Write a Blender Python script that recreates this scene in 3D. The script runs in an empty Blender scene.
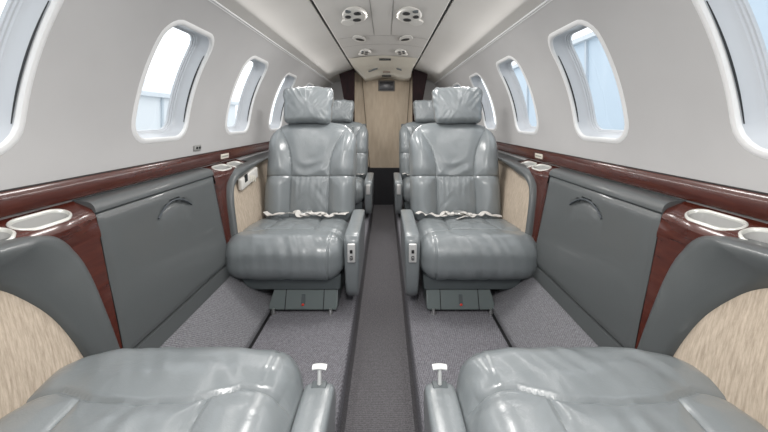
import bpy, bmesh, math, random
from mathutils import Vector, Matrix, noise
random.seed(4)
C = bpy.context.scene.collection
LIFT = 0.89          # eye height above the aisle carpet; everything is modelled relative to eye level and lifted at the end
PLAT = -0.78         # carpeted platform the seats stand on
CX = 0.015

# ------------------------------------------------------------------ materials
def mat(name, col, rough=.5, metal=0., coat=0., spec=.5):
    m = bpy.data.materials.new(name); m.use_nodes = True
    b = m.node_tree.nodes['Principled BSDF']
    b.inputs['Base Color'].default_value = (*col, 1); b.inputs['Roughness'].default_value = rough
    b.inputs['Metallic'].default_value = metal; b.inputs['Coat Weight'].default_value = coat
    b.inputs['Specular IOR Level'].default_value = spec
    return m
def nodes(m): return m.node_tree.nodes, m.node_tree.links, m.node_tree.nodes['Principled BSDF']
def tex(m, kind, scale, sc=(1,1,1), rot=(0,0,0), detail=3, rough=.5, dist=0):
    n, l, b = nodes(m)
    tc = n.new('ShaderNodeTexCoord'); mp = n.new('ShaderNodeMapping')
    mp.inputs['Scale'].default_value = sc; mp.inputs['Rotation'].default_value = rot
    l.new(tc.outputs['Object'], mp.inputs['Vector'])
    if kind == 'noise':
        t = n.new('ShaderNodeTexNoise'); t.inputs['Scale'].default_value = scale; t.inputs['Detail'].default_value = detail
        t.inputs['Roughness'].default_value = rough; t.inputs['Distortion'].default_value = dist
        out = t.outputs['Fac']
    elif kind == 'vor':
        t = n.new('ShaderNodeTexVoronoi'); t.inputs['Scale'].default_value = scale; out = t.outputs['Distance']
    else:
        t = n.new('ShaderNodeTexWave'); t.inputs['Scale'].default_value = scale; t.inputs['Distortion'].default_value = dist
        t.inputs['Detail'].default_value = detail; out = t.outputs['Fac']
    l.new(mp.outputs['Vector'], t.inputs['Vector'])
    return out
def ramp(m, fac, c0, c1, p0=.3, p1=.7, to='Base Color'):
    n, l, b = nodes(m)
    r = n.new('ShaderNodeValToRGB')
    r.color_ramp.elements[0].position = p0; r.color_ramp.elements[1].position = p1
    r.color_ramp.elements[0].color = (*c0, 1); r.color_ramp.elements[1].color = (*c1, 1)
    l.new(fac, r.inputs['Fac'])
    if to: l.new(r.outputs['Color'], b.inputs[to])
    return r
def bump(m, fac, strength=.3, dist=.002, prev=None):
    n, l, b = nodes(m)
    bp = n.new('ShaderNodeBump'); bp.inputs['Strength'].default_value = strength; bp.inputs['Distance'].default_value = dist
    l.new(fac, bp.inputs['Height'])
    if prev: l.new(prev.outputs['Normal'], bp.inputs['Normal'])
    l.new(bp.outputs['Normal'], b.inputs['Normal']); return bp

LEATHER = mat('leather', (.25,.28,.29), .30, spec=.6, coat=.42)
LEATHER.node_tree.nodes['Principled BSDF'].inputs['Coat Roughness'].default_value = .22
ramp(LEATHER, tex(LEATHER, 'noise', 5, detail=4), (.185,.206,.216), (.225,.246,.256))
b1 = bump(LEATHER, tex(LEATHER, 'vor', 420), .12, .0006)
bump(LEATHER, tex(LEATHER, 'noise', 26, (1,1,.45), detail=4, rough=.6, dist=.6), .32, .004, b1)
PIPE = mat('piping', (.13,.155,.165), .5)
SIDE = mat('side_leather', (.092,.1,.102), .38, spec=.5, coat=.25)
b1 = bump(SIDE, tex(SIDE, 'vor', 380), .12, .0006)
DARKG = mat('seat_plastic', (.085,.1,.105), .45)
FOOT = mat('base_plastic', (.13,.155,.155), .42)
BLACK = mat('black', (.008,.008,.009), .5)
WOOD = mat('burgundy_wood', (.1,.025,.018), .26, coat=.35, spec=.4)
r = ramp(WOOD, tex(WOOD, 'noise', 16, (5,.8,5), detail=5, rough=.55, dist=.6), (.048,.010,.007), (.095,.022,.013), .25, .8)
DWOOD = mat('dark_wood', (.02,.01,.01), .6, spec=.12)
ramp(DWOOD, tex(DWOOD, 'noise', 9, (4,4,1), detail=5, dist=1), (.009,.005,.006), (.02,.008,.009))
WALL = mat('wall_lining', (.5,.49,.485), .62, spec=.3)
ramp(WALL, tex(WALL, 'noise', 3.2, detail=3), (.485,.478,.476), (.53,.523,.52))
bump(WALL, tex(WALL, 'noise', 9, detail=3), .15, .006)
CEIL = mat('ceiling_lining', (.53,.51,.48), .6, spec=.3)
ramp(CEIL, tex(CEIL, 'noise', 2.5), (.60,.58,.55), (.64,.62,.59))
CREAM = mat('cream_plastic', (.74,.70,.61), .4)
PLATE = mat('vent_plate', (.70,.68,.64), .4)
BEZEL = mat('window_bezel', (.8,.8,.8), .3)
REVEAL = mat('window_reveal', (.52,.54,.57), .35)
SILV = mat('silver', (.72,.72,.7), .28, 1.)
PLSILV = mat('brushed_silver', (.78,.78,.77), .35, .35)
CUP = mat('cup_lining', (.46,.46,.45), .4, .1)
RIM = mat('cup_rim', (.68,.68,.64), .3, .3)
WEB = mat('belt_webbing', (.62,.6,.57), .7)
bump(WEB, tex(WEB, 'wave', 60, detail=0), .4, .001)
WHITE = mat('white_plastic', (.72,.7,.66), .4)
RED = mat('red_button', (.7,.05,.03), .4)
SCREEN = mat('dark_screen', (.03,.03,.035), .25)
FABRIC = mat('wool_fabric', (.5,.43,.34), .9, spec=.2)
ramp(FABRIC, tex(FABRIC, 'noise', 75, (1,3,.28), detail=5, rough=.7), (.36,.295,.23), (.62,.53,.43), .3, .72)
bump(FABRIC, tex(FABRIC, 'noise', 240, (1,1,.5), detail=2), .5, .0015)
DOORF = mat('door_covering', (.47,.38,.27), .75, spec=.25)
ramp(DOORF, tex(DOORF, 'noise', 40, (1,1,.2), detail=4), (.60,.49,.37), (.70,.59,.46), .3, .7)
def carpet(name, c0, c1, rz):
    m = mat(name, c0, .95, spec=.1)
    n, l, b = nodes(m)
    w = tex(m, 'wave', 48, rot=(0,0,rz), detail=2, dist=.9)
    q = tex(m, 'noise', 230, detail=2)
    mx = n.new('ShaderNodeMath'); mx.operation = 'MULTIPLY_ADD'; mx.inputs[1].default_value = .22
    l.new(w, mx.inputs[0]); l.new(q, mx.inputs[2])
    ramp(m, mx.outputs[0], c0, c1, .4, .95)
    bump(m, mx.outputs[0], .9, .004)
    return m
CARP = carpet('grey_carpet', (.13,.128,.142), (.29,.285,.31), .35)
CARP2 = carpet('aisle_carpet', (.1,.096,.102), (.2,.194,.205), 1.57)
CARPS = carpet('side_carpet', (.14,.14,.152), (.28,.28,.298), .9)
KICK = mat('kick_carpet', (.028,.028,.032), .9)
GROUND = mat('apron', (.55,.55,.54), .8); ramp(GROUND, tex(GROUND, 'noise', .4, detail=5), (.48,.48,.47), (.6,.6,.59))
HANG = mat('hangar_cladding', (.7,.73,.76), .6)
HANGB = mat('blue_cladding', (.50,.59,.68), .6)
GLASS = bpy.data.materials.new('window_pane'); GLASS.use_nodes = True
n, l = GLASS.node_tree.nodes, GLASS.node_tree.links
n.remove(n['Principled BSDF'])
tr = n.new('ShaderNodeBsdfTransparent'); tr.inputs['Color'].default_value = (.95,.97,.98,1)
gl = n.new('ShaderNodeBsdfGlossy'); gl.inputs['Roughness'].default_value = .02
mx = n.new('ShaderNodeMixShader'); mx.inputs[0].default_value = .05
l.new(tr.outputs[0], mx.inputs[1]); l.new(gl.outputs[0], mx.inputs[2]); l.new(mx.outputs[0], n['Material Output'].inputs['Surface'])

# ------------------------------------------------------------------ helpers
def obj(name, bm, m, parent=None, smooth=True, recalc=True):
    if recalc: bmesh.ops.recalc_face_normals(bm, faces=bm.faces)
    me = bpy.data.meshes.new(name); bm.to_mesh(me); bm.free()
    if smooth:
        me.polygons.foreach_set('use_smooth', [True]*len(me.polygons))
        try: me.set_sharp_from_angle(angle=math.radians(42))
        except Exception: pass
    for x in (m if isinstance(m, (list, tuple)) else [m]): me.materials.append(x)
    o = bpy.data.objects.new(name, me); C.objects.link(o)
    if parent: o.parent = parent
    return o
def thing(name, label, cat, loc=(0,0,0), rz=0, group=None):
    o = bpy.data.objects.new(name, None); C.objects.link(o); o.empty_display_size = .05
    o.location = loc; o.rotation_euler = (0,0,rz); o['label'] = label; o['category'] = cat
    if group: o['group'] = group
    return o
def tag(o, label, cat, group=None):
    o['label'] = label; o['category'] = cat
    if group: o['group'] = group
    return o
def struct(name, bm, m, label, parent=None, cat=None, **k):
    o = obj(name, bm, m, parent, **k)
    if not parent:
        o['kind'] = 'structure'; o['label'] = label; o['category'] = cat or name.split('_')[0]
    return o
def dup(root, loc, rz, label):
    r = root.copy(); C.objects.link(r); r.location = loc; r.rotation_euler = (0,0,rz); r['label'] = label
    for ch in list(root.children):
        c = ch.copy(); C.objects.link(c); c.parent = r
        for g in ch.children:
            d = g.copy(); C.objects.link(d); d.parent = c
    return r
def box(bm, c, s, bev=0, mt=None, mi=0):
    vs = bmesh.ops.create_cube(bm, size=1)['verts']
    for v in vs: v.co = Vector((v.co.x*s[0], v.co.y*s[1], v.co.z*s[2]))
    if bev:
        es = list({e for v in vs for e in v.link_edges})
        r = bmesh.ops.bevel(bm, geom=es, offset=bev, segments=3, affect='EDGES', profile=.5)
        vs = list({v for v in r['verts']} | {v for v in vs if v.is_valid})
    for v in vs:
        if mt: v.co = mt @ v.co
        v.co += Vector(c)
    if mi:
        for f in {f for v in vs for f in v.link_faces}: f.material_index = mi
    return vs
def prism(bm, loop, off):
    """closed solid between a 3-D loop and the same loop moved by off"""
    a = [bm.verts.new(p) for p in loop]; b = [bm.verts.new(Vector(p)+Vector(off)) for p in loop]
    n = len(a)
    for i in range(n): bm.faces.new((a[i], a[(i+1)%n], b[(i+1)%n], b[i]))
    bm.faces.new(a); bm.faces.new(b[::-1])
def loft(bm, rings, closed=True, cap0=False, cap1=False):
    R = [[bm.verts.new(p) for p in r] for r in rings]
    for a, b in zip(R, R[1:]):
        n = len(a)
        for i in range(n if closed else n-1):
            bm.faces.new((a[i], a[(i+1)%n], b[(i+1)%n], b[i]))
    if cap0: bm.faces.new(R[0])
    if cap1: bm.faces.new(R[-1][::-1])
    return R
def tube(bm, pts, r, seg=10, flat=1.):
    pts = [Vector(p) for p in pts]; rings = []
    for i, p in enumerate(pts):
        t = (pts[min(i+1, len(pts)-1)] - pts[max(i-1, 0)]).normalized()
        u = t.cross(Vector((0,0,1)));  u = u.normalized() if u.length > .01 else Vector((1,0,0))
        w = u.cross(t).normalized()
        rings.append([p + u*math.cos(a)*r + w*math.sin(a)*r*flat for a in [2*math.pi*k/seg for k in range(seg)]])
    loft(bm, rings, cap0=True, cap1=True)
def spline(P, n=10):
    P = [Vector(p) for p in P]; out = []
    for i in range(len(P)-1):
        p0 = P[max(i-1,0)]; p1 = P[i]; p2 = P[i+1]; p3 = P[min(i+2, len(P)-1)]
        for k in range(n):
            t = k/n
            out.append(.5*((2*p1)+(-p0+p2)*t+(2*p0-5*p1+4*p2-p3)*t*t+(-p0+3*p1-3*p2+p3)*t**3))
    out.append(P[-1]); return out
def rbox(dims, r, n, warp=None, disp=None):
    """rounded box half-sizes dims on fine grids; warp moves points, disp(p, normal)->offset along the normal"""
    bm = bmesh.new(); ax = [(0,1,2),(1,2,0),(2,0,1)]
    r = r if isinstance(r, (tuple, list)) else (r,r,r)
    for a, b, c in ax:
        for s in (-1, 1):
            na, nb = n[a], n[b]; g = []
            for i in range(na+1):
                row = []
                for j in range(nb+1):
                    p = [0,0,0]
                    p[a] = -math.cos(math.pi*i/na*1.0)*.25 + (2*i/na-1)*.75
                    p[b] = -math.cos(math.pi*j/nb)*.25 + (2*j/nb-1)*.75
                    p[c] = s
                    row.append(bm.verts.new((p[0]*dims[0], p[1]*dims[1], p[2]*dims[2])))
                g.append(row)
            for i in range(na):
                for j in range(nb):
                    bm.faces.new((g[i][j], g[i+1][j], g[i+1][j+1], g[i][j+1]))
    bmesh.ops.remove_doubles(bm, verts=bm.verts, dist=1e-5)
    N = {}
    for v in bm.verts:
        q = Vector([max(-(dims[k]-r[k]), min(dims[k]-r[k], v.co[k])) for k in range(3)])
        d = Vector([(v.co[k]-q[k])/r[k] for k in range(3)])
        if d.length > 1e-6:
            d.normalize()
            v.co = q + Vector([d[k]*r[k] for k in range(3)])
        N[v] = d
    for v in bm.verts:
        u = v.co.copy(); p = u.copy()
        if disp: p = p + N[v]*disp(u, N[v])
        if warp: p = warp(p)
        v.co = p
    return bm
def seg_d(x, y, pl):
    best = 9
    for (ax, ay), (bx, by) in zip(pl, pl[1:]):
        dx, dy = bx-ax, by-ay; L = dx*dx+dy*dy
        t = max(0, min(1, ((x-ax)*dx+(y-ay)*dy)/L))
        best = min(best, math.hypot(x-ax-t*dx, y-ay-t*dy))
    return best
def seam(x, y, lines, depth=.006, w=.0045, puff=.006, pw=.03):
    d = min(seg_d(x, y, l) for l in lines)
    return -depth*math.exp(-(d/w)**2) + puff*(1-math.exp(-(d/pw)**2)) - puff
def fn(x, y, z, s): return noise.noise(Vector((x*s, y*s, z*s)))

# ------------------------------------------------------------------ cabin shell
R0, ZC = .75, -.10
def wx(z): return math.sqrt(max(R0*R0-(z-ZC)**2, 0)) if z > ZC else R0
def wp(s, y, z, nrm=0):
    """point of the side lining, nrm > 0 into the cabin"""
    if z > ZC:
        th = math.asin(min(1, (z-ZC)/R0)); nx, nz = math.cos(th), math.sin(th)
    else: nx, nz = 1, 0
    return Vector((s*(wx(z)-nx*nrm), y, z-nz*nrm))
YC0, PITCH, HW, HH, WZ = 1.17, .60, .138, .185, .121
YF = 3.75; YB = -.95
def rr(t, hw, hh, r):
    c, s = math.cos(t), math.sin(t); lo, hi = 0, 2
    for _ in range(34):
        m = (lo+hi)/2; x, y = abs(c*m), abs(s*m)
        qx, qy = x-(hw-r), y-(hh-r)
        d = math.hypot(max(qx,0), max(qy,0)) + min(max(qx,qy),0) - r
        if d > 0: hi = m
        else: lo = m
    return c*lo, s*lo
def cell_angles(corners, n=72):
    A = sorted([2*math.pi*k/n for k in range(n)] + [math.atan2(b, a) % (2*math.pi) for a, b in corners])
    out = [A[0]]
    for a in A[1:]:
        if a-out[-1] > 1e-4: out.append(a)
    return out
ZT = .40
wins = [YC0+PITCH*k for k in range(-3, 5)]
def make_wall(s, name):
    bm = bmesh.new()
    up, dn, hy = ZT-WZ, WZ-(-.12), PITCH/2
    A = cell_angles([(hy,up),(-hy,up),(-hy,-dn),(hy,-dn)])
    for yc in wins:
        if yc > 3.5: continue
        inner = [rr(a, HW+.007, HH+.007, .066) for a in A]
        outer = []
        for a in A:
            c, q = math.cos(a), math.sin(a)
            k = min(hy/abs(c) if abs(c) > 1e-9 else 9, (up if q > 0 else dn)/abs(q) if abs(q) > 1e-9 else 9)
            outer.append((c*k, q*k))
        rings = []
        for i in range(11):
            t = i/10
            rings.append([wp(s, yc+a[0]*(1-t)+b[0]*t, WZ+a[1]*(1-t)+b[1]*t) for a, b in zip(inner, outer)])
        loft(bm, rings)
    # below the windows, behind the ledge, and forward of the last window
    yl, yr = wins[0]-PITCH/2, YF
    for z0, z1 in ((-.12,-.35), (-.35,-.8)):
        loft(bm, [[wp(s, yl, z0), wp(s, yr, z0)], [wp(s, yl, z1), wp(s, yr, z1)]], closed=False)
    ye = max(w for w in wins if w <= 3.5)+PITCH/2
    if ye < YF:
        zs = [-.12+.52*i/16 for i in range(17)]
        loft(bm, [[wp(s, ye, z), wp(s, YF, z)] for z in zs], closed=False)
    bmesh.ops.remove_doubles(bm, verts=bm.verts, dist=1e-4)
    side = 'left' if s < 0 else 'right'
    return struct(name, bm, WALL, f'pale curved {side} side lining of the cabin with oval window openings')
make_wall(-1, 'wall_left'); make_wall(1, 'wall_right')

def make_window(s, yc, idx, label):
    A = [2*math.pi*k/72 for k in range(72)]
    root = bpy.data.objects.new(f'window_{idx}', None); C.objects.link(root)
    root['kind'] = 'structure'; root['label'] = label; root['category'] = 'window'
    base = wp(s, yc, WZ-HH); root.location = base
    def ring(t, nrm, r=.060, dy=0):
        return [wp(s, yc+dy+p[0], WZ+p[1], nrm)-base for p in (rr(a, HW-t, HH-t, max(.02, r-t*.8)) for a in A)]
    bm = bmesh.new()
    loft(bm, [ring(-.012, -.004), ring(-.012, .0005), ring(-.008, .0025), ring(-.003, .004), ring(.002, .003), ring(.004, 0), ring(.005, -.006)])
    struct('frame', bm, BEZEL, '', root)
    bm = bmesh.new()
    loft(bm, [ring(.005, -.006), ring(.007, -.02), ring(.010, -.034), ring(.014, -.044), ring(.016, -.046)])
    loft(bm, [ring(.016, -.046), ring(.017, -.051), ring(.020, -.0525), ring(.021, -.057), ring(.024, -.0585), ring(.025, -.066)])
    struct('reveal', bm, REVEAL, '', root)
    # dark shade slot on the forward jamb
    bm = bmesh.new(); r1 = []; r2 = []
    for k in range(13):
        u = -1+2*k/12; z = WZ-.005+u*.125; w = .0017*(1-u*u)+.0003
        th = (.0115, -.0125)
        yy = yc+HW-.0055
        r1.append(wp(s, yy-.002, z, -.0075+w)-base); r2.append(wp(s, yy-.0022, z, -.0095-w)-base)
    loft(bm, [r1, r2], closed=False)
    struct('shade_slot', bm, BLACK, '', root, recalc=False)
    bm = bmesh.new(); g = ring(.022, -.062)
    cen = wp(s, yc, WZ, -.062)-base
    mid = [cen.lerp(p, .5) for p in g]
    # keep the pane on the curved skin
    mid = []
    for a in A:
        p = rr(a, HW-.022, HH-.022, .045); mid.append(wp(s, yc+p[0]*.5, WZ+p[1]*.5, -.062)-base)
    R = loft(bm, [g, mid]); cv = bm.verts.new(cen); m_ = R[1]
    for i in range(len(m_)): bm.faces.new((m_[i], m_[(i+1)%len(m_)], cv))
    struct('pane', bm, GLASS, '', root)
k = 1
ordn = {1:'nearest to the camera, cut by the picture edge', 2:'second back, above the folding table cabinet', 3:'third back, beside the facing seat', 4:'fourth back, partly behind the seat headrest'}
for s in (-1, 1):
    for i, yc in enumerate(wins):
        if yc > 3.5: continue
        sd = 'left' if s < 0 else 'right'
        q = i-1
        lab = f'oval cabin window in the {sd} side wall, ' + ordn.get(q, 'hidden forward behind the seats' if q > 4 else 'behind the camera')
        make_window(s, yc, k, lab); k += 1

# ceiling: outer shells, centre panel, gaps
def cstrip(bm, prof, y0, y1):
    loft(bm, [[Vector((x, y0, z)) for x, z in prof], [Vector((x, (y0+y1)/2, z)) for x, z in prof], [Vector((x, y1, z)) for x, z in prof]], closed=False)
bm = bmesh.new()
RX = wx(ZT)
for s in (-1, 1):
    P = spline([(RX-.004, .4045, 0), (.50,.434,0), (.44,.458,0), (.37,.482,0), (.305,.502,0)], 5)
    cstrip(bm, [(s*(RX+.012), .41)]+[(s*p.x, p.y) for p in P]+[(s*.303, .53)], YB, YF)
ceil = struct('ceiling', bm, CEIL, 'pale grey beige curved cabin ceiling')
bm = bmesh.new()
PC = [(.292,.53),(.292,.508),(.286,.502),(.20,.517),(.10,.525),(0,.527)]
PC = PC + [(-x, z) for x, z in PC[-2::-1]]
cstrip(bm, PC, YB, YF)
cstrip(bm, [(-.32,.535),(.32,.535)], YB, YF)
struct('centre_panel', bm, CEIL, '', ceil)
bm = bmesh.new()
for s in (-1, 1):
    box(bm, (s*.298, (YB+YF)/2, .512), (.011, YF-YB, .006))
struct('gap_seal', bm, BLACK, '', ceil)
def cz(x): 
    x = abs(x)
    return .527-.025*(x/.286)**2
bm = bmesh.new()
for s in (-1, 1):     # service panel seams
    for x, y0, y1 in ((.052,.9,2.1),):
        prism(bm, [(s*x-.001, y0, cz(x)-.0015), (s*x+.001, y0, cz(x)-.0015), (s*x+.001, y1, cz(x)-.0015), (s*x-.001, y1, cz(x)-.0015)], (0,0,.002))
for y in (2.12, 2.36):
    loft(bm, [[Vector((x/100, y, cz(x/100)-.0012)) for x in range(-28,29,4)], [Vector((x/100, y+.004, cz(x/100)-.0012)) for x in range(-28,29,4)]], closed=False)
struct('panel_seam', bm, mat('seam_grey', (.22,.21,.2), .6), '', ceil)
for s in (-1, 1):     # bright cove rail where lining meets ceiling
    bm = bmesh.new()
    pr = [(RX+.004,.3975),(RX+.0005,.3965),(RX-.0022,.398),(RX-.003,.4005),(RX-.001,.4045)]
    cstrip(bm, [(s*x, z) for x, z in pr], YB, YF)
    cstrip(bm, [(s*(RX+.0025),.3955),(s*(RX+.005),.392)], YB, YF)
    struct('trim_1' if s < 0 else 'trim_2', bm, BEZEL, f'thin bright cove rail along the top of the {"left" if s<0 else "right"} side wall', cat='trim')

# passenger service units in the ceiling
def disc(bm, c, r, h, seg=20, ex=1., rot=0, dome=0, ys=1.):
    rings = []
    cr, sr = math.cos(rot), math.sin(rot)
    def P(rad, z): 
        out = []
        for k in range(seg):
            a = 2*math.pi*k/seg; x, y = rad*math.cos(a)*ex, rad*math.sin(a)
            out.append(Vector((c[0]+x*cr-y*sr, c[1]+(x*sr+y*cr)*ys, c[2]-z)))
        return out
    loft(bm, [P(r, -.002), P(r, h*.5), P(r*.94, h*.9), P(r*.82, h), P(r*.3, h+dome)], cap0=True, cap1=True)
def psu(s, y, label, big=True):
    x = s*.135; z = cz(x)
    t = thing('air_and_light_panel', label, 'ceiling vent', (x, y, z))
    sc = 1. if big else .7; Y = 2.1
    bm = bmesh.new(); disc(bm, (0,0,0), .056*sc, .010, 32, 1.15, s*.5, ys=Y)
    disc(bm, (s*.045*sc, .105*sc, -.001), .032*sc, .012, 20, 1.2, s*.3, ys=1.6)
    obj('plate', bm, PLATE, t)
    for i, (ax, ay, r, e) in enumerate(((-.020,-.082,.010,1.5), (.016,-.055,.013,1.6), (-.028,.0,.013,1.2), (.006,.05,.013,1.7))):
        bm = bmesh.new(); disc(bm, (-s*ax*sc*1.2, ay*sc, -.0085), r*sc, .006, 16, e, s*.2, ys=1.7)
        obj('reading_light' if i < 2 else 'air_nozzle', bm, BLACK if i else DARKG, t)
    return t
PSUX = 0
psu(-1, 1.69, 'round cream air and light panel, left one of the nearer pair on the ceiling')
psu(1, 1.69, 'round cream air and light panel, right one of the nearer pair on the ceiling')
psu(-1, 2.60, 'small air and light panel on the ceiling before the forward bulkhead, left one', False)
psu(1, 2.60, 'small air and light panel on the ceiling before the forward bulkhead, right one', False)
for s in (-1, 1):
    t = thing('ceiling_air_vent', f'small oval air vent with a black slot, {"left" if s<0 else "right"} one, between the round ceiling panels', 'ceiling vent', (s*.15, 2.18, cz(.15)))
    bm = bmesh.new(); disc(bm, (0,0,0), .035, .006, 24, 1.3, -s*.6, ys=2.2); obj('plate', bm, PLATE, t)
    bm = bmesh.new(); disc(bm, (s*-.005,.0,-.005), .013, .004, 16, 2.2, -s*.4, ys=2); obj('slot', bm, BLACK, t)

# floor: sunken aisle, seat platforms, sloping outboard slabs
bm = bmesh.new()
loft(bm, [[Vector((x, y, z)) for x, z in ((-.112,PLAT-.02),(-.108,PLAT-.08),(-.10,-.888),(-.085,-.8905),(0,-.8905),(.085,-.8905),(.10,-.888),(.108,PLAT-.08),(.112,PLAT-.02))] for y in (YB, 0, 1, 2, 3, YF)], closed=False)
fl = struct('floor', bm, CARP2, 'sunken dark grey carpeted aisle between the seats')
for s in (-1, 1):
    bm = bmesh.new()
    P = spline([(.108,PLAT-.06,0),(.110,PLAT-.014,0),(.122,PLAT-.001,0),(.16,PLAT,0),(.45,PLAT,0)], 4)
    loft(bm, [[Vector((s*p.x, y, p.y)) for p in P] for y in (YB, 0, 1, 2, 3, YF)], closed=False)
    struct('seat_platform', bm, CARP, '', fl)
    bm = bmesh.new()
    P = [(.452,PLAT-.01),(.452,PLAT+.018),(.456,PLAT+.026),(.468,PLAT+.032),(.53,PLAT+.085),(.61,PLAT+.150),(.70,PLAT+.16),(.75,PLAT+.16)]
    loft(bm, [[Vector((s*x, y, z)) for x, z in P] for y in (YB, 0, 1, 2, 3, YF)], closed=False)
    struct('side_slab', bm, CARPS, '', fl)
    bm = bmesh.new(); box(bm, (s*.446, (YB+3.3)/2, PLAT+.0015), (.010, 3.3-YB, .003))
    struct('rail_gap', bm, BLACK, '', fl)

# forward bulkhead, lavatory door, dividers, canopy
bm = bmesh.new()
box(bm, (0, YF+.02, .55-.72), (1.5, .04, 1.44))
struct('wall_front', bm, WALL, 'pale forward wall of the cabin', smooth=False)
def px(X, Y, D): return ((X-385)/341*D+CX, D, (120-Y)/341*D)
D1 = 3.66
dr = bpy.data.objects.new('door_1', None); C.objects.link(dr); dr.location = (0, D1, -.89)
dr['kind'] = 'structure'; dr['label'] = 'beige fabric covered door at the forward end of the aisle'; dr['category'] = 'door'
def local(pts, o): return [Vector(p)-Vector(o.location) for p in pts]
bm = bmesh.new(); prism(bm, local([(-.32,D1,-.50),(.345,D1,-.50),(.345,D1,.52),(-.32,D1,.52)], dr), (0,.05,0))
struct('surround', bm, DOORF, '', dr, smooth=False)
bm = bmesh.new(); prism(bm, local([px(370,168.5,D1-.012), px(404,168.5,D1-.012), px(411,66,D1-.012), px(361,66,D1-.012)], dr), (0,.011,0))
struct('leaf', bm, DOORF, '', dr, smooth=False)
bm = bmesh.new()
for a, b in (((370.0,168.5),(361.0,66)), ((404.0,168.5),(411.0,66))):
    p, q = Vector(px(*a, D1-.013)), Vector(px(*b, D1-.013))
    prism(bm, local([p-Vector((.0025,0,0)), p+Vector((.0025,0,0)), q+Vector((.0025,0,0)), q-Vector((.0025,0,0))], dr), (0,.002,0))
struct('leaf_seam', bm, mat('door_seam', (.14,.1,.07), .7), '', dr, smooth=False)
bm = bmesh.new(); box(bm, (0, -.03, .18), (.66, .09, .40), .004)
struct('kick_panel', bm, KICK, '', dr)
t = thing('wall_monitor', 'small dark rounded screen on the beige forward door', 'monitor', px(386.5,91,D1-.02))
bm = bmesh.new(); box(bm, (0,0,.055), (.175,.014,.115), .006); obj('bezel', bm, mat('screen_bezel', (.16,.15,.14), .5), t)
bm = bmesh.new(); box(bm, (0,-.008,.055), (.15,.006,.09), .0025); obj('screen', bm, SCREEN, t)
for s in (-1, 1):
    sd = 'left' if s < 0 else 'right'
    D2 = 3.34
    bm = bmesh.new()
    lp = [(.285,.506),(.36,.478),(.435,.452),(.40,.27),(.37,.10),(.345,-.10),(.34,-.77),(.285,-.77)]
    lp = [(s*x, D2, z+.89) for x, z in lp]
    o = bpy.data.objects.new('cabin_divider', None)
    bm2 = bmesh.new(); prism(bm2, [(x, 0, z-.12) for x, y, z in lp], (0,.035,0))
    bmesh.ops.bevel(bm2, geom=[e for e in bm2.edges], offset=.004, segments=2, affect='EDGES')
    o = obj('cabin_divider', bm2, DWOOD); o.location = (0, D2, -.77); bm.free()
    tag(o, f'dark burgundy wooden divider panel, {sd} of the forward door', 'divider')
# canopy
cn = thing('ceiling_canopy', 'cream folded ceiling fairing above the forward door with vents and lamps', 'ceiling fairing', (0, 3.33, .40))
bm = bmesh.new()
rows = []
for i, (x, zf, zb) in enumerate(((-.283,.500,.498),(-.24,.46,.502),(-.19,.405,.508),(-.17,.405,.51),(-.09,.425,.518),(0,.445,.522),(.09,.435,.518),(.2,.405,.508),(.265,.415,.502),(.283,.500,.498))):
    rows.append([Vector((x, 2.78, zb+.004)), Vector((x, 3.0, zb-.012 if abs(x) < .27 else zb)), Vector((x, 3.2, (zb+zf)/2)), Vector((x, 3.325, zf+.006)), Vector((x, 3.333, zf)), Vector((x, 3.60, zf)), Vector((x, 3.60, .53))])
rows = [[v-Vector(cn.location) for v in r] for r in rows]
loft(bm, rows, closed=False); obj('shell', bm, CREAM, cn)
def slot(name, X, Y, D, w, h, m, par, rz=0):
    bm = bmesh.new(); box(bm, (0,0,0), (w,.02,h), .003, Matrix.Rotation(rz, 4, 'Y'))
    o = obj(name, bm, m, par); o.location = Vector(px(X, Y, D))-par.location; return o
slot('vent_slot', 385, 59.5, 2.88, .10, .016, BLACK, cn)
slot('vent_slot', 386.5, 72, 3.25, .07, .012, mat('slot_brown', (.2,.15,.12), .5), cn)
slot('vent_slot', 386.5, 76, 3.33, .09, .016, BLACK, cn)
slot('lamp', 373, 70.0, 3.17, .09, .012, DARKG, cn, -.35)
slot('lamp', 399, 69.3, 3.12, .05, .012, DARKG, cn, .3)

# wood strip along both walls
for s in (-1, 1):
    bm = bmesh.new()
    P = [(.7535,-.143),(.746,-.1435),(.7415,-.150),(.7385,-.17),(.7365,-.188),(.739,-.192),(.7535,-.193)]
    loft(bm, [[Vector((s*x, y, z)) for x, z in P] for y in [YB+ (3.3-YB)*i/20 for i in range(21)]], cap0=True, cap1=True)
    struct('trim_3' if s < 0 else 'trim_4', bm, WOOD, f'glossy burgundy wood strip along the {"left" if s<0 else "right"} side wall under the windows', cat='trim')
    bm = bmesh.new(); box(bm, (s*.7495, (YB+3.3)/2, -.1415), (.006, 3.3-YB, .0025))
    struct('trim_5' if s < 0 else 'trim_6', bm, mat('strip_seal', (.04,.038,.038), .6), f'dark rubber seal above the {"left" if s<0 else "right"} wood strip', cat='trim')  # plain dark seal line along the top of the wood strip
    t = thing('wall_placard', f'small pale placard on the {"left" if s<0 else "right"} wood strip beside the facing seat', 'placard', (s*.7365, 1.60, -.180))
    bm = bmesh.new(); box(bm, (0,0,.011), (.004,.075,.022), .001); obj('plate', bm, CREAM, t)
    bm = bmesh.new(); box(bm, (-s*.002,0,.011), (.002,.060,.006), .0005); obj('printed_line', bm, mat('print', (.35,.33,.3), .5), t)

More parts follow.
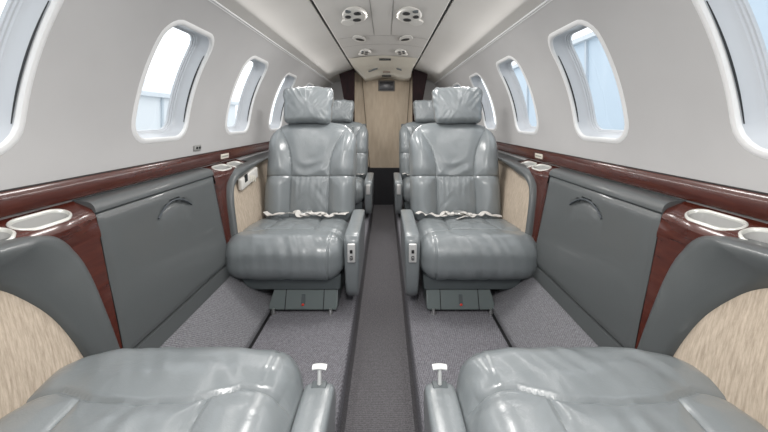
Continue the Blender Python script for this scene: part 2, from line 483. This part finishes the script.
# ------------------------------------------------------------------ side furniture
def PX(z): return .69 if z > -.23 else .69+.205*(z+.23)
YN, YM = .832, 1.405      # aft and forward edges of the folding table cabinet
for s in (-1, 1):
    sd = 'left' if s < 0 else 'right'
    t = thing('folding_table_cabinet', f'long grey padded cabinet with crescent pull along the {sd} wall between the seats', 'cabinet', (s*.68, (YN+YM)/2, -.62))
    L = t.location
    bm = bmesh.new()
    P = spline([(.742,-.197,0),(.72,-.1985,0),(.704,-.203,0),(.694,-.213,0),(.690,-.226,0)], 5)
    P = [(p.x, p.y) for p in P]+[(.75,-.226),(.75,-.197)]
    loft(bm, [[Vector((s*x, y, z))-L for x, z in P] for y in (YN, (YN+YM)/2, YM)], cap0=True, cap1=True)
    obj('ledge_top', bm, SIDE, t)
    bm = bmesh.new()
    prism(bm, [Vector((s*(PX(z)+.012+d), YN, z))-L for z, d in ((-.222,0),(-.63,0),(-.63,.04),(-.222,.02))], (0, YM-YN, 0))
    obj('body', bm, DARKG, t, smooth=False)
    # padded table lid
    ny, nz = 60, 40
    y0, y1, z0, z1 = YN+.004, YM-.004, -.578, -.232
    bm = bmesh.new(); rows = []
    for i in range(nz+1):
        row = []
        for j in range(ny+1):
            z = z0+(z1-z0)*i/nz; y = y0+(y1-y0)*j/ny
            e = min(i/nz*(z1-z0), (1-i/nz)*(z1-z0), j/ny*(y1-y0), (1-j/ny)*(y1-y0))
            pr = .006*(1-math.exp(-e/.006)) + .0012*fn(y, z, 1, 8)
            # crescent hand pull: lower side of an arc pressed in
            u = (y-1.125)/.09
            if abs(u) < 1:
                arc = -.300+.036*(1-u*u); dz = arc-z
                if 0 < dz < .06: pr -= .014*math.exp(-(dz/.022))*(1-u**4)
            row.append(Vector((s*(PX(z)+.004-pr), y, z))-L)
        rows.append(row)
    edge = [[Vector((s*(PX(z0)+.014), y0+(y1-y0)*j/ny, z0))-L for j in range(ny+1)]]
    loft(bm, edge+rows+[[Vector((s*(PX(z1)+.014), y0+(y1-y0)*j/ny, z1))-L for j in range(ny+1)]], closed=False)
    lid = obj('table_lid', bm, SIDE, t)
    bm = bmesh.new(); pts = []
    for k in range(17):
        u = -1+2*k/16; y = 1.125+.089*u; z = -.300+.036*(1-u*u)
        pts.append(Vector((s*(PX(z)-.003), y, z))-L)
    tube(bm, pts, .0032, 8)
    obj('crescent_pull', bm, mat('pull_dark', (.06,.07,.08), .35), lid)
    bm = bmesh.new(); prism(bm, [Vector((s*(PX(z)+d), y0, z))-L for z, d in ((-.584,0),(-.628,0),(-.628,.02),(-.584,.02))], (0, y1-y0, 0))
    obj('toe_panel', bm, SIDE, t, smooth=False)

def bay(s, mirror, lab_side, where):
    f = (lambda y: YN+YM-y) if mirror else (lambda y: y)
    ymin = -.62 if not mirror else -1.05
    V = lambda x, y, z: Vector((s*x, f(y), z))
    # grey arch panel
    t = thing('side_arm_panel', f'grey arched padded side panel with beige fabric inset, {lab_side}, {where}', 'side panel', V(.68, .3, -.62))
    L = t.location
    Oa = [(.816,-.63),(.813,-.58),(.806,-.52),(.794,-.44),(.777,-.35),(.755,-.292),(.720,-.250),(.67,-.228),(.60,-.219),(.40,-.210),(0,-.205),(ymin,-.205)]
    Ia = [(.748,-.63),(.744,-.58),(.730,-.52),(.708,-.455),(.680,-.395),(.645,-.345),(.602,-.300),(.55,-.272),(.49,-.262),(.36,-.252),(0,-.247),(ymin,-.247)]
    if mirror:
        Ia = [(.788,-.63),(.785,-.58),(.779,-.52),(.768,-.44),(.752,-.36),(.731,-.31),(.697,-.285),(.655,-.272),(.59,-.268),(.38,-.240),(0,-.230),(ymin,-.230)]
    O = spline([(a, b, 0) for a, b in Oa], 7); I = spline([(a, b, 0) for a, b in Ia], 7)
    bm = bmesh.new(); rings = []
    prof = [(0,-.012),(0,.004),(.03,.012),(.10,.020),(.25,.027),(.5,.029),(.75,.026),(.92,.018),(1,.006)]
    rings.append([V(.749 if o.x < .47 else PX(o.y)+.006, o.x, o.y)-L for o in O])
    for q, pr in prof:
        r_ = []
        for o, i in zip(O, I):
            y, z = o.x+(i.x-o.x)*q, o.y+(i.y-o.y)*q
            k = min(1, max(0, (.75-o.x)/.09))      # the top run bulges further into the cabin
            x = PX(z)-pr - .028*k*(1-q)
            r_.append(V(x, y, z)-L)
        rings.append(r_)
    loft(bm, rings, closed=False); obj('padding', bm, SIDE, t)
    bm = bmesh.new()
    bot = [V(PX(-.64)-.004, i.x, -.64)-L for i in I]
    top = [V(PX(i.y)-.006, i.x, i.y)-L for i in I]
    rows = []
    for k in range(9):
        q = k/8
        rows.append([V(PX(i.y*(1-q)-.64*q)-.007-.010*math.sin(math.pi*min(q*1.2,1))*.8, i.x, i.y*(1-q)-.64*q)-L for i in I])
    loft(bm, rows, closed=False); obj('fabric_inset', bm, FABRIC, t)
    # wood console: pillar, top plate with two cup holders
    t = thing('drink_console', f'glossy burgundy wood console with two cup holders, {lab_side}, {where}', 'cup holder console', V(.69, .76, -.62))
    L = t.location
    bm = bmesh.new()
    rows = []
    for z in (-.262,-.275,-.30,-.36,-.42,-.48,-.54,-.63):
        yl = .66+(-.24-z)*.33
        rows.append([V(PX(z)-.003, yl, z)-L, V(PX(z)-.003, (yl+YN)/2, z)-L, V(PX(z)-.003, YN-.006, z)-L, V(PX(z)+.006, YN-.001, z)-L])
    loft(bm, rows, closed=False); obj('pillar', bm, WOOD, t, recalc=False)
    # top plate: two cells with oval openings, narrowing where it meets the ledge
    bm = bmesh.new(); cups = ((.722,.700,.060,.030), (.596,.694,.058,.030))
    x0, x1 = .655, .745
    def XW(y):
        k = min(1, max(0, (y-.72)/(YN-.72))); return .80-.17*k*k*(3-2*k)
    def W(y, x, dz=0):
        xx = x1-(x1-x)*XW(y); q = (x1-x)/(x1-x0)
        return V(xx, y, -.198-.024*q-.016*max(0, (q-.75)/.25)**2+dz)-L
    cells = ((.659, YN-.001), (.50, .659))
    for (cy, cx, ha, hb), (ya, yb) in zip(cups, cells):
        An = cell_angles([(yy-cy, xx-cx) for yy in (ya, yb) for xx in (x0, x1)], 56)
        inn, out = [], []
        for g in An:
            c, q = math.cos(g), math.sin(g)
            inn.append(rr(g, ha, hb, hb*.98))
            kk = min(((yb-cy) if c > 0 else (cy-ya))/max(abs(c),1e-9), ((x1-cx) if q > 0 else (cx-x0))/max(abs(q),1e-9))
            out.append((c*kk, q*kk))
        loft(bm, [[W(cy+m_[0]*(1-q)+o_[0]*q, cx+m_[1]*(1-q)+o_[1]*q) for m_, o_ in zip(inn, out)] for q in (0,.2,.4,.6,.8,1)])
    bmesh.ops.remove_doubles(bm, verts=bm.verts, dist=1e-4)
    ys = [.50+(YN-.001-.50)*i/16 for i in range(17)]
    def skirt(y, k):
        xt = x1-(x1-x0)*XW(y); zt = -.238; zb = -.285
        kk_ = min(1, max(0, (y-.64)/.1)); zb = -.243+(zb+.243)*kk_; z = zt+(zb-zt)*k; xb = (PX(-.285)-.002)*kk_+(1-kk_)*.671
        return V(xt+(xb-xt)*k*k*(3-2*k)-.001*math.sin(math.pi*k), y, z)-L
    loft(bm, [[skirt(y, k/6) for y in ys] for k in range(7)], closed=False)
    obj('top_plate', bm, WOOD, t)
    for cy, cx, ha, hb in cups:
        def ring(dr, z):
            return [W(cy+p[0], cx+p[1], z) for p in (rr(g*2*math.pi/40, ha+dr, hb+dr, (hb+dr)*.98) for g in range(40))]
        bm = bmesh.new()
        loft(bm, [ring(.003,-.002), ring(.003,.001), ring(.001,.0025), ring(-.002,.0022), ring(-.0035,0), ring(-.004,-.004)])
        ch = obj('cup_holder', bm, RIM, t)
        bm = bmesh.new()
        loft(bm, [ring(-.004,-.004), ring(-.0045,-.02), ring(-.006,-.030), ring(-.010,-.034), ring(-.016,-.035)], cap1=True)
        obj('cup_well', bm, CUP, ch)
bay(-1, False, 'left side', 'beside the nearest seat')
bay(1, False, 'right side', 'beside the nearest seat')
bay(-1, True, 'left side', 'beside the facing seat')
bay(1, True, 'right side', 'beside the facing seat')

# ------------------------------------------------------------------ seats
# local frame: x across, -y towards the sitter's knees, z from the platform; hand=+1: aisle armrest on +x
CW, CD = .256, .225
def cushion_mesh(hand):
    side = [( .118*k, 0) for k in (-1, 1)]
    yb = .150      # roll seam distance from the front edge (local y from front)
    cross = [(-.30, yb-.012),(-.16, yb-.010),(-.125, yb+.004),(-.09, yb+.018),(0, yb+.024),(.09, yb+.018),(.125, yb+.004),(.16, yb-.010),(.30, yb-.012)]
    vl = [[(-.112, yb+.012),(-.095, .5)], [(.112, yb+.012),(.095, .5)]]
    def disp(u, n):
        x, y, z = u; yf = y+CD
        d = 0
        wt = max(0, min(1, (n.z-.15)/.5))
        d += .010*(1-(x/CW)**2)*max(0, min(1, (n.z+.9)/1.2))
        if wt > 0:
            d += (seam(x, yf, [cross]+vl, .0065, .0042, .009, .03)+.0)*wt
            # pulled creases in the centre panel and over the front roll
            if abs(x) < .115 and yf > yb: d += .0035*min(1, (yf-yb)/.05, (.115-abs(x))/.02)*noise.noise(Vector((x*30+yf*8, yf*12-x*14, 3)))
            d += .0022*wt*noise.noise(Vector((x*9+yf*4, yf*26, 1.)))
        if 1:
            d += .0028*max(0, min(1, (.17-yf)/.05))*noise.noise(Vector((x*34+yf*20, yf*9, z*7))) 
        xs = hand*.195
        if yf < .13: d -= .004*math.exp(-((x-xs)/.0035)**2)*(1 if n.z < .9 else .4)
        d += .0015*fn(x, y, z, 12)
        return d
    def warp(p):
        x, y, z = p; yf = y+CD
        # outboard end stays fuller and rounder, seat slopes down to the back
        z += .215+.0 - .028*max(0, (yf-.10)/.35)
        if x*hand < 0:
            k = (abs(x)/CW)**4
            y += .035*k if yf < .2 else .035*k*max(0, 1-(yf-.2)/.2)
            z = .215+(z-.215)*(1-.12*k)
        k = max(0, 1-yf/.12); z += -.006*k
        return Vector((x, yf+ (y-p[1]), z))
    return rbox((CW, CD, .088), (.075,.074,.074), (150, 130, 40), warp, disp)
def back_mesh():
    HWb, HZ = .240, .272
    def cx(v): return .101 if v < .44 else .101+.122*((v-.44)/.56)**2.3
    pl = [(cx(i/40), i/40*2*HZ-HZ) for i in range(41)]
    lines = [pl, [(-a, b) for a, b in pl], [(-.26, .43*2*HZ-HZ), (.26, .43*2*HZ-HZ)]]
    def disp(u, n):
        x, y, z = u; v = (z+HZ)/(2*HZ); d = 0
        if n.y < -.15:
            w = min(1, -n.y*1.3)
            d += w*seam(x, z, lines, .0062, .0036, .008, .028)
            c = cx(v)
            if abs(x) > c: d += .026*w*math.sin(math.pi*min(1, (abs(x)-c)/(HWb-c+.001)))*min(1, (1-v)*2.5+.2)
            elif v > .43: 
                d -= .012*math.sin(math.pi*(v-.43)/.57)*(1-(x/c)**2)
                if v < .72:
                    rr_ = math.hypot(x, (z-(.72*2*HZ-HZ))*1.0)
                    d += .0045*math.sin(rr_*95+2*fn(x,z,0,9))*math.exp(-((v-.5)/.09)**2)*(1-(x/c)**2)
            else:
                ph = v/.43
                d += .0042*noise.noise(Vector((x*62, z*7, 5)))*max(0,(ph-.4))*1.6
                d += .0055*noise.noise(Vector((x*12, z*26+abs(x)*30, 9)))*(1-ph)
            if abs(x) > c: d += .003*noise.noise(Vector((x*24, z*8, 7)))
        return d+.0012*fn(x, y, z, 14)
    def warp(p):
        x, y, z = p; v = (z+HZ)/(2*HZ)
        k = max(0, (v-.72)/.28)
        x *= 1-.15*k**3
        if v < .25: x *= 1-.02*(.25-v)/.25
        y *= 1-.45*k**2
        # shoulders drop towards the sides
        z -= .026*(abs(x)/.2)**3*k
        th = math.radians(-14)
        y += .018*(v-.5)**2*4
        Y = y*math.cos(th)-(z+HZ)*math.sin(th)*1; Z = y*math.sin(th)+(z+HZ)*math.cos(th)
        return Vector((x, Y+.455, Z+.242))
    return rbox((HWb, .058, HZ), (.05,.045,.06), (110, 16, 120), warp, disp)
def headrest_mesh(seed):
    def disp(u, n):
        x, y, z = u; d = .012*(1-(x/.13)**2)*(1-(z/.1)**2) if abs(n.y) > .3 else 0
        sx = 1 if x > 0 else -1; top = max(0, min(1, (z+.05)/.1)); ed = min(1, abs(x)/.06)
        d += .0065*noise.noise(Vector(((x*sx*1.0-z*.75)*46+seed*9, (x*sx+z)*6, seed+sx)))*top*(.35+.65*ed)
        d += .0045*noise.noise(Vector((x*30+seed, z*9, seed+4)))*top*(1-ed*.6)
        d += .004*noise.noise(Vector(((x*sx+z*.8)*40, (x-z)*6, seed+8+sx)))*(1-top)*ed
        d += .002*fn(x, y, z+seed, 25)
        return d
    def warp(p):
        x, y, z = p
        th = math.radians(-10)
        x *= 1+.05*(z/.1)
        z += .006*noise.noise(Vector((x*12, seed, 0)))
        return Vector((x, y*math.cos(th)-z*math.sin(th), y*math.sin(th)+z*math.cos(th)))
    return rbox((.136, .045, .104), (.03,.036,.03), (60, 14, 50), warp, disp)
def arm_mesh(hand, dz):
    # side outline (y, z): rounded nose at the front, tapering down
    O = spline([(.085,.07,0),(.062,.10,0),(.045,.17,0),(.036,.25,0),(.034,.295,0),(.045,.322,0),(.075,.335,0),(.2,.338,0),(.42,.338,0),(.45,.325,0),(.455,.28,0),(.45,.12,0),(.43,.085,0),(.25,.07,0),(.085,.07,0)], 5)[:-1]
    c = Vector((.25,.21,0)); bm = bmesh.new(); rings = []
    for t, sc in ((-.0290,.80),(-.0285,.90),(-.0255,.965),(-.019,1.0),(0,1.012),(.019,1.0),(.0255,.965),(.0285,.90),(.0290,.80)):
        r_ = []
        for p in O:
            d = p-c; L = d.length; q = c + d*((L-(1-sc)*.09)/L)
            w = .82+.18*min(1, max(0, (q.y-.07)/.2))
            r_.append(Vector((t*w*1.08, q.x, q.y+dz)))
        rings.append(r_)
    loft(bm, rings, cap0=True, cap1=True)
    return bm
MESH = {}
def share(key, name, bmf, m, parent):
    if key in MESH:
        o = bpy.data.objects.new(name, MESH[key]); C.objects.link(o); o.parent = parent; return o
    o = obj(name, bmf(), m, parent); MESH[key] = o.data; return o
BELTS = []
def belt(bm, pts, w=.023):
    P = spline(pts, 8); a = []; b = []
    for i, p in enumerate(P):
        t = (P[min(i+1,len(P)-1)]-P[max(i-1,0)]); t.normalize()
        tw = .5*noise.noise(Vector((p.x*19, p.y*11, 2)))
        u = Vector((-t.y, t.x, 0)).normalized()*math.cos(tw)+Vector((0,0,1))*math.sin(tw)
        a.append(p+u*w*.5); b.append(p-u*w*.5)
    off = Vector((0,0,.0025)); rings = [[x, y, y+off, x+off] for x, y in zip(a, b)]
    loft(bm, rings, cap0=True, cap1=True)
def make_seat(hand, x, y, rz, label, kind, dz=-.025, recline=0):
    t = thing('leather_armchair', label, 'armchair', (x, y, PLAT), rz)
    share(('c', hand), 'seat_cushion', lambda: cushion_mesh(hand), LEATHER, t).location = (-hand*.024, 0, 0)
    bk = share('b', 'backrest', back_mesh, LEATHER, t)
    h = share(('h', hand), 'headrest', lambda: headrest_mesh(1.3 if hand > 0 else 2.7), LEATHER, t)
    h.location = (-hand*.034, .585, .862)
    bm = bmesh.new()       # back shell
    tilt = math.radians(-14)
    box(bm, (0,.60,.50), (.43,.022,.50), .01, Matrix.Rotation(tilt, 4, 'X')); sh = obj('back_shell', bm, DARKG, t)
    if recline:
        p = Vector((0,.43,.26)); Mr = Matrix.Translation(p) @ Matrix.Rotation(-recline, 4, 'X') @ Matrix.Translation(-p)
        for c_ in (bk, h, sh): c_.matrix_basis = Mr @ Matrix.Translation(c_.location)
    bm = bmesh.new()       # skirt under the cushion
    P = [(-.205,.085),(-.185,.12),(.0,.125),(.2,.125)]
    lp = [Vector((-.20*hand,.045,.145)), Vector((-.165*hand,.05,.095)), Vector((-.13*hand,.05,.085)), Vector((.215*hand,.05,.085)), Vector((.218*hand,.045,.145))]
    prism(bm, lp, (0,.38,0)); bmesh.ops.bevel(bm, geom=list(bm.edges), offset=.004, segments=2, affect='EDGES')
    obj('seat_pan', bm, DARKG, t)
    bm = bmesh.new(); lp = [Vector((-.075*hand-.0,.03,.012)), Vector((.205*hand,.03,.012)), Vector((.205*hand,.055,.088)), Vector((-.055*hand,.055,.088))]
    prism(bm, lp, (0,.36,0)); bmesh.ops.bevel(bm, geom=list(bm.edges), offset=.005, segments=2, affect='EDGES')
    fb = obj('seat_base', bm, FOOT, t)
    for gx in (-.005, .15):
        bm = bmesh.new(); prism(bm, [Vector((gx*hand-.0015,.0285,.014)), Vector((gx*hand+.0015,.0285,.014)), Vector((gx*hand+.0015,.0535,.086)), Vector((gx*hand-.0015,.0535,.086))], (0,.003,0))
        obj('panel_joint', bm, BLACK, fb)
    bm = bmesh.new(); prism(bm, [Vector((.058*hand,.036,.035)), Vector((.076*hand,.036,.035)), Vector((.074*hand,.046,.068)), Vector((.060*hand,.046,.068))], (0,.008,0)); obj('latch_plate', bm, DARKG, fb)
    bm = bmesh.new(); box(bm, (.067*hand,.0335,.033), (.010,.006,.008), .002); obj('release_button', bm, RED, fb)
    for gx in (-.05, .18):
        bm = bmesh.new(); bmesh.ops.create_cone(bm, cap_ends=True, segments=14, radius1=.010, radius2=.006, depth=.02, matrix=Matrix.Translation((gx*hand,.026,.010)))
        o = obj('rail_foot', bm, SILV, t)
    ax = hand*.263
    ar = share(('a', hand, dz), 'armrest', lambda: arm_mesh(hand, dz), LEATHER, t); ar.location = (ax, 0, 0)
    if kind == 'plate':
        bm = bmesh.new(); box(bm, (0,.031,.268+dz), (.032,.010,.078), .0045, Matrix.Rotation(math.radians(4), 4, 'X')); pl = obj('control_plate', bm, PLSILV, ar)
        bm = bmesh.new(); box(bm, (0,.0245,.276+dz), (.011,.006,.014), .002); obj('button', bm, BLACK, pl)
        bm = bmesh.new(); box(bm, (0,.0245,.250+dz), (.011,.006,.016), .002); obj('button', bm, BLACK, pl)
        bm = bmesh.new(); box(bm, (0,.022,.250+dz), (.005,.006,.010), .0015); obj('lever', bm, SILV, pl)
    else:
        bm = bmesh.new(); box(bm, (0,.062,.333+dz), (.030,.020,.006), .002); pl = obj('knob_plate', bm, DARKG, ar)
        bm = bmesh.new(); tube(bm, [(0,.062,.333+dz),(0,.060,.350+dz),(0,.058,.366+dz)], .0042, 12); kb = obj('recline_knob', bm, PLSILV, ar)
        bm = bmesh.new()
        P = [Vector((a,.057,.368+dz-1.*a*a*10)) for a in (-.014,-.010,-.005,0,.005,.010,.014)]
        tube(bm, P, .0075, 12, .62); obj('knob_cap', bm, PLSILV, kb)
    # lap belt lying across the back of the cushion
    bm = bmesh.new(); z = .298
    sg = 1 if hand > 0 else -1
    rnd = random.Random(5+hand)
    for a_, b_ in ((-.21,.03),(.215,.0),(-.06,.10)):
        n_ = 9; pts_ = [((a_+(b_-a_)*i/n_)*sg, .385-.03*(1-abs(a_+(b_-a_)*i/n_)/.22)+rnd.uniform(-.026,.012), z-.003+rnd.uniform(0,.021)+(.006 if abs(a_+(b_-a_)*i/n_) < .1 else 0)) for i in range(n_+1)]
        belt(bm, pts_, .027)
    if hand < 0: belt(bm, [(.03,.365,z+.004),(.015,.335,z+.006),(-.01,.31,z+.006),(-.03,.29,z+.007)], .012)
    bt = obj('seat_belt', bm, WEB, t)
    bm = bmesh.new(); box(bm, (.005*sg,.36,z+.019), (.05,.034,.011), .003, Matrix.Rotation(.25, 4, 'X')); obj('buckle', bm, SILV, bt)
    return t
SX = .382
sl = make_seat(1, -SX-.002, 1.345, 0, 'blue grey leather armchair facing the camera, fully visible, left of the aisle', 'plate')
sr = make_seat(-1, SX+.008, 1.345, 0, 'blue grey leather armchair facing the camera, fully visible, right of the aisle', 'plate')
dup(sl, (-SX+.004, 2.60, PLAT), 0, 'leather armchair left of the aisle, mostly hidden behind another armchair')
dup(sr, (SX+.002, 2.60, PLAT), 0, 'leather armchair right of the aisle, mostly hidden behind another armchair')
make_seat(-1, -SX, .757, math.pi, 'leather armchair at bottom left, only cushion front and knobbed armrest in view', 'knob', -.094, .33)
make_seat(1, SX+.008, .757, math.pi, 'leather armchair at bottom right, only cushion front and knobbed armrest in view', 'knob', -.094, .33)

# ------------------------------------------------------------------ small fittings
t = thing('handset', 'cream handset unit with small dark display on the left side panel beside the facing seat', 'handset', (-.662, 1.66, -.318))
M = Matrix.Rotation(math.radians(9), 4, 'X')
bm = bmesh.new(); box(bm, (.012,0,.035), (.020,.20,.056), .007, M); obj('body', bm, WHITE, t)
bm = bmesh.new(); box(bm, (.0225,-.052,.045), (.004,.03,.036), .001, M); obj('display', bm, BLACK, t)
for i in range(3):
    bm = bmesh.new(); box(bm, (.0225,.0+.028*i,.034-.006*i), (.004,.016,.03), .001, M); obj('key', bm, CREAM, t)
t = thing('wall_outlet', 'tiny grey audio socket on the left wall below the windows', 'socket', (-.7495, 1.385, -.113))
bm = bmesh.new(); box(bm, (.003,0,.0), (.006,.05,.024), .003, None); obj('plate', bm, mat('socket_grey', (.3,.3,.29), .5), t)
for yy in (-.010, .010):
    bm = bmesh.new(); bmesh.ops.create_cone(bm, cap_ends=True, segments=12, radius1=.005, radius2=.005, depth=.004, matrix=Matrix.Translation((.007,yy,0)) @ Matrix.Rotation(math.pi/2, 4, 'Y')); obj('jack', bm, BLACK, t)

# ------------------------------------------------------------------ outside
bm = bmesh.new(); box(bm, (0,0,-2.15), (160,160,.1)); struct('ground', bm, GROUND, 'pale concrete apron outside the windows', smooth=False)
def hangar(s, X, h, m, label, ribs):
    t = thing('hangar', label, 'building', (s*X, 6, -2.1))
    bm = bmesh.new(); prism(bm, [Vector((0,-24,0)), Vector((0,26,0)), Vector((0,26,h)), Vector((0,-24,h))], (s*8,0,0)); obj('wall', bm, m, t, smooth=False)
    bm = bmesh.new(); prism(bm, [Vector((-s*.3,-24.5,h)), Vector((-s*.3,-24.5,h+.25)), Vector((s*4,-24.5,h+1.6)), Vector((s*8.3,-24.5,h+.25)), Vector((s*8.3,-24.5,h))], (0,51,0)); obj('roof', bm, mat('roof_grey', (.62,.66,.7), .6), t, smooth=False)
    for i in range(ribs):
        bm = bmesh.new(); box(bm, (-s*.06, -22+i*46/ribs, h/2), (.12,.16,h)); obj('rib', bm, mat('rib_grey', (.5,.55,.6), .6) if i == 0 else bpy.data.materials['rib_grey'], t, smooth=False)
hangar(-1, 14, 3.5, HANG, 'low pale grey hangar with ribs seen through the left windows', 16)
hangar(1, 11, 6.4, HANGB, 'tall pale blue hangar wall seen through the right windows', 12)

# ------------------------------------------------------------------ light
w = bpy.data.worlds.new('World'); bpy.context.scene.world = w; w.use_nodes = True
bg = w.node_tree.nodes['Background']; bg.inputs['Color'].default_value = (.95,.98,1,1); bg.inputs['Strength'].default_value = 1.9
def area(name, loc, rot, sx, sy, e, col=(1,1,1)):
    ld = bpy.data.lights.new(name, 'AREA'); ld.shape = 'RECTANGLE'; ld.size = sx; ld.size_y = sy; ld.energy = e; ld.color = col
    o = bpy.data.objects.new(name, ld); C.objects.link(o); o.location = loc; o.rotation_euler = rot; return o
for s in (-1, 1):      # unseen wash lamps added beside the bright rails to light the cabin
    area('cove_fill', (s*.54, 1.2, .385), (0, math.radians(62)*s, 0), .03, 3.9, 8, (1,.985,.97))
for y in (.2, 1.6, 2.6):  # unseen lamps added under the ceiling to brighten cabin, near seats and door
    area('ceiling_fill', (0, y, .515), (0,0,0), .16, .3, 11 if y < 1 else 6.5 if y < 2.5 else 5, (1,.975,.95))
cam = bpy.data.cameras.new('Camera'); co = bpy.data.objects.new('Camera', cam); C.objects.link(co)
cam.sensor_width = 36; cam.lens = 341/768*36; cam.clip_start = .01
co.location = (CX, 0, 0); co.rotation_euler = (math.pi/2, 0, 0)
cam.shift_x = (384-385)/768; cam.shift_y = -(216-120)/768
bpy.context.scene.camera = co
for o in C.objects:
    if o.parent is None: o.location.z += LIFT
vs = bpy.context.scene.view_settings
vs.view_transform = 'Standard'; vs.look = 'None'; vs.gamma = 1; vs.exposure = 0; vs.use_curve_mapping = False
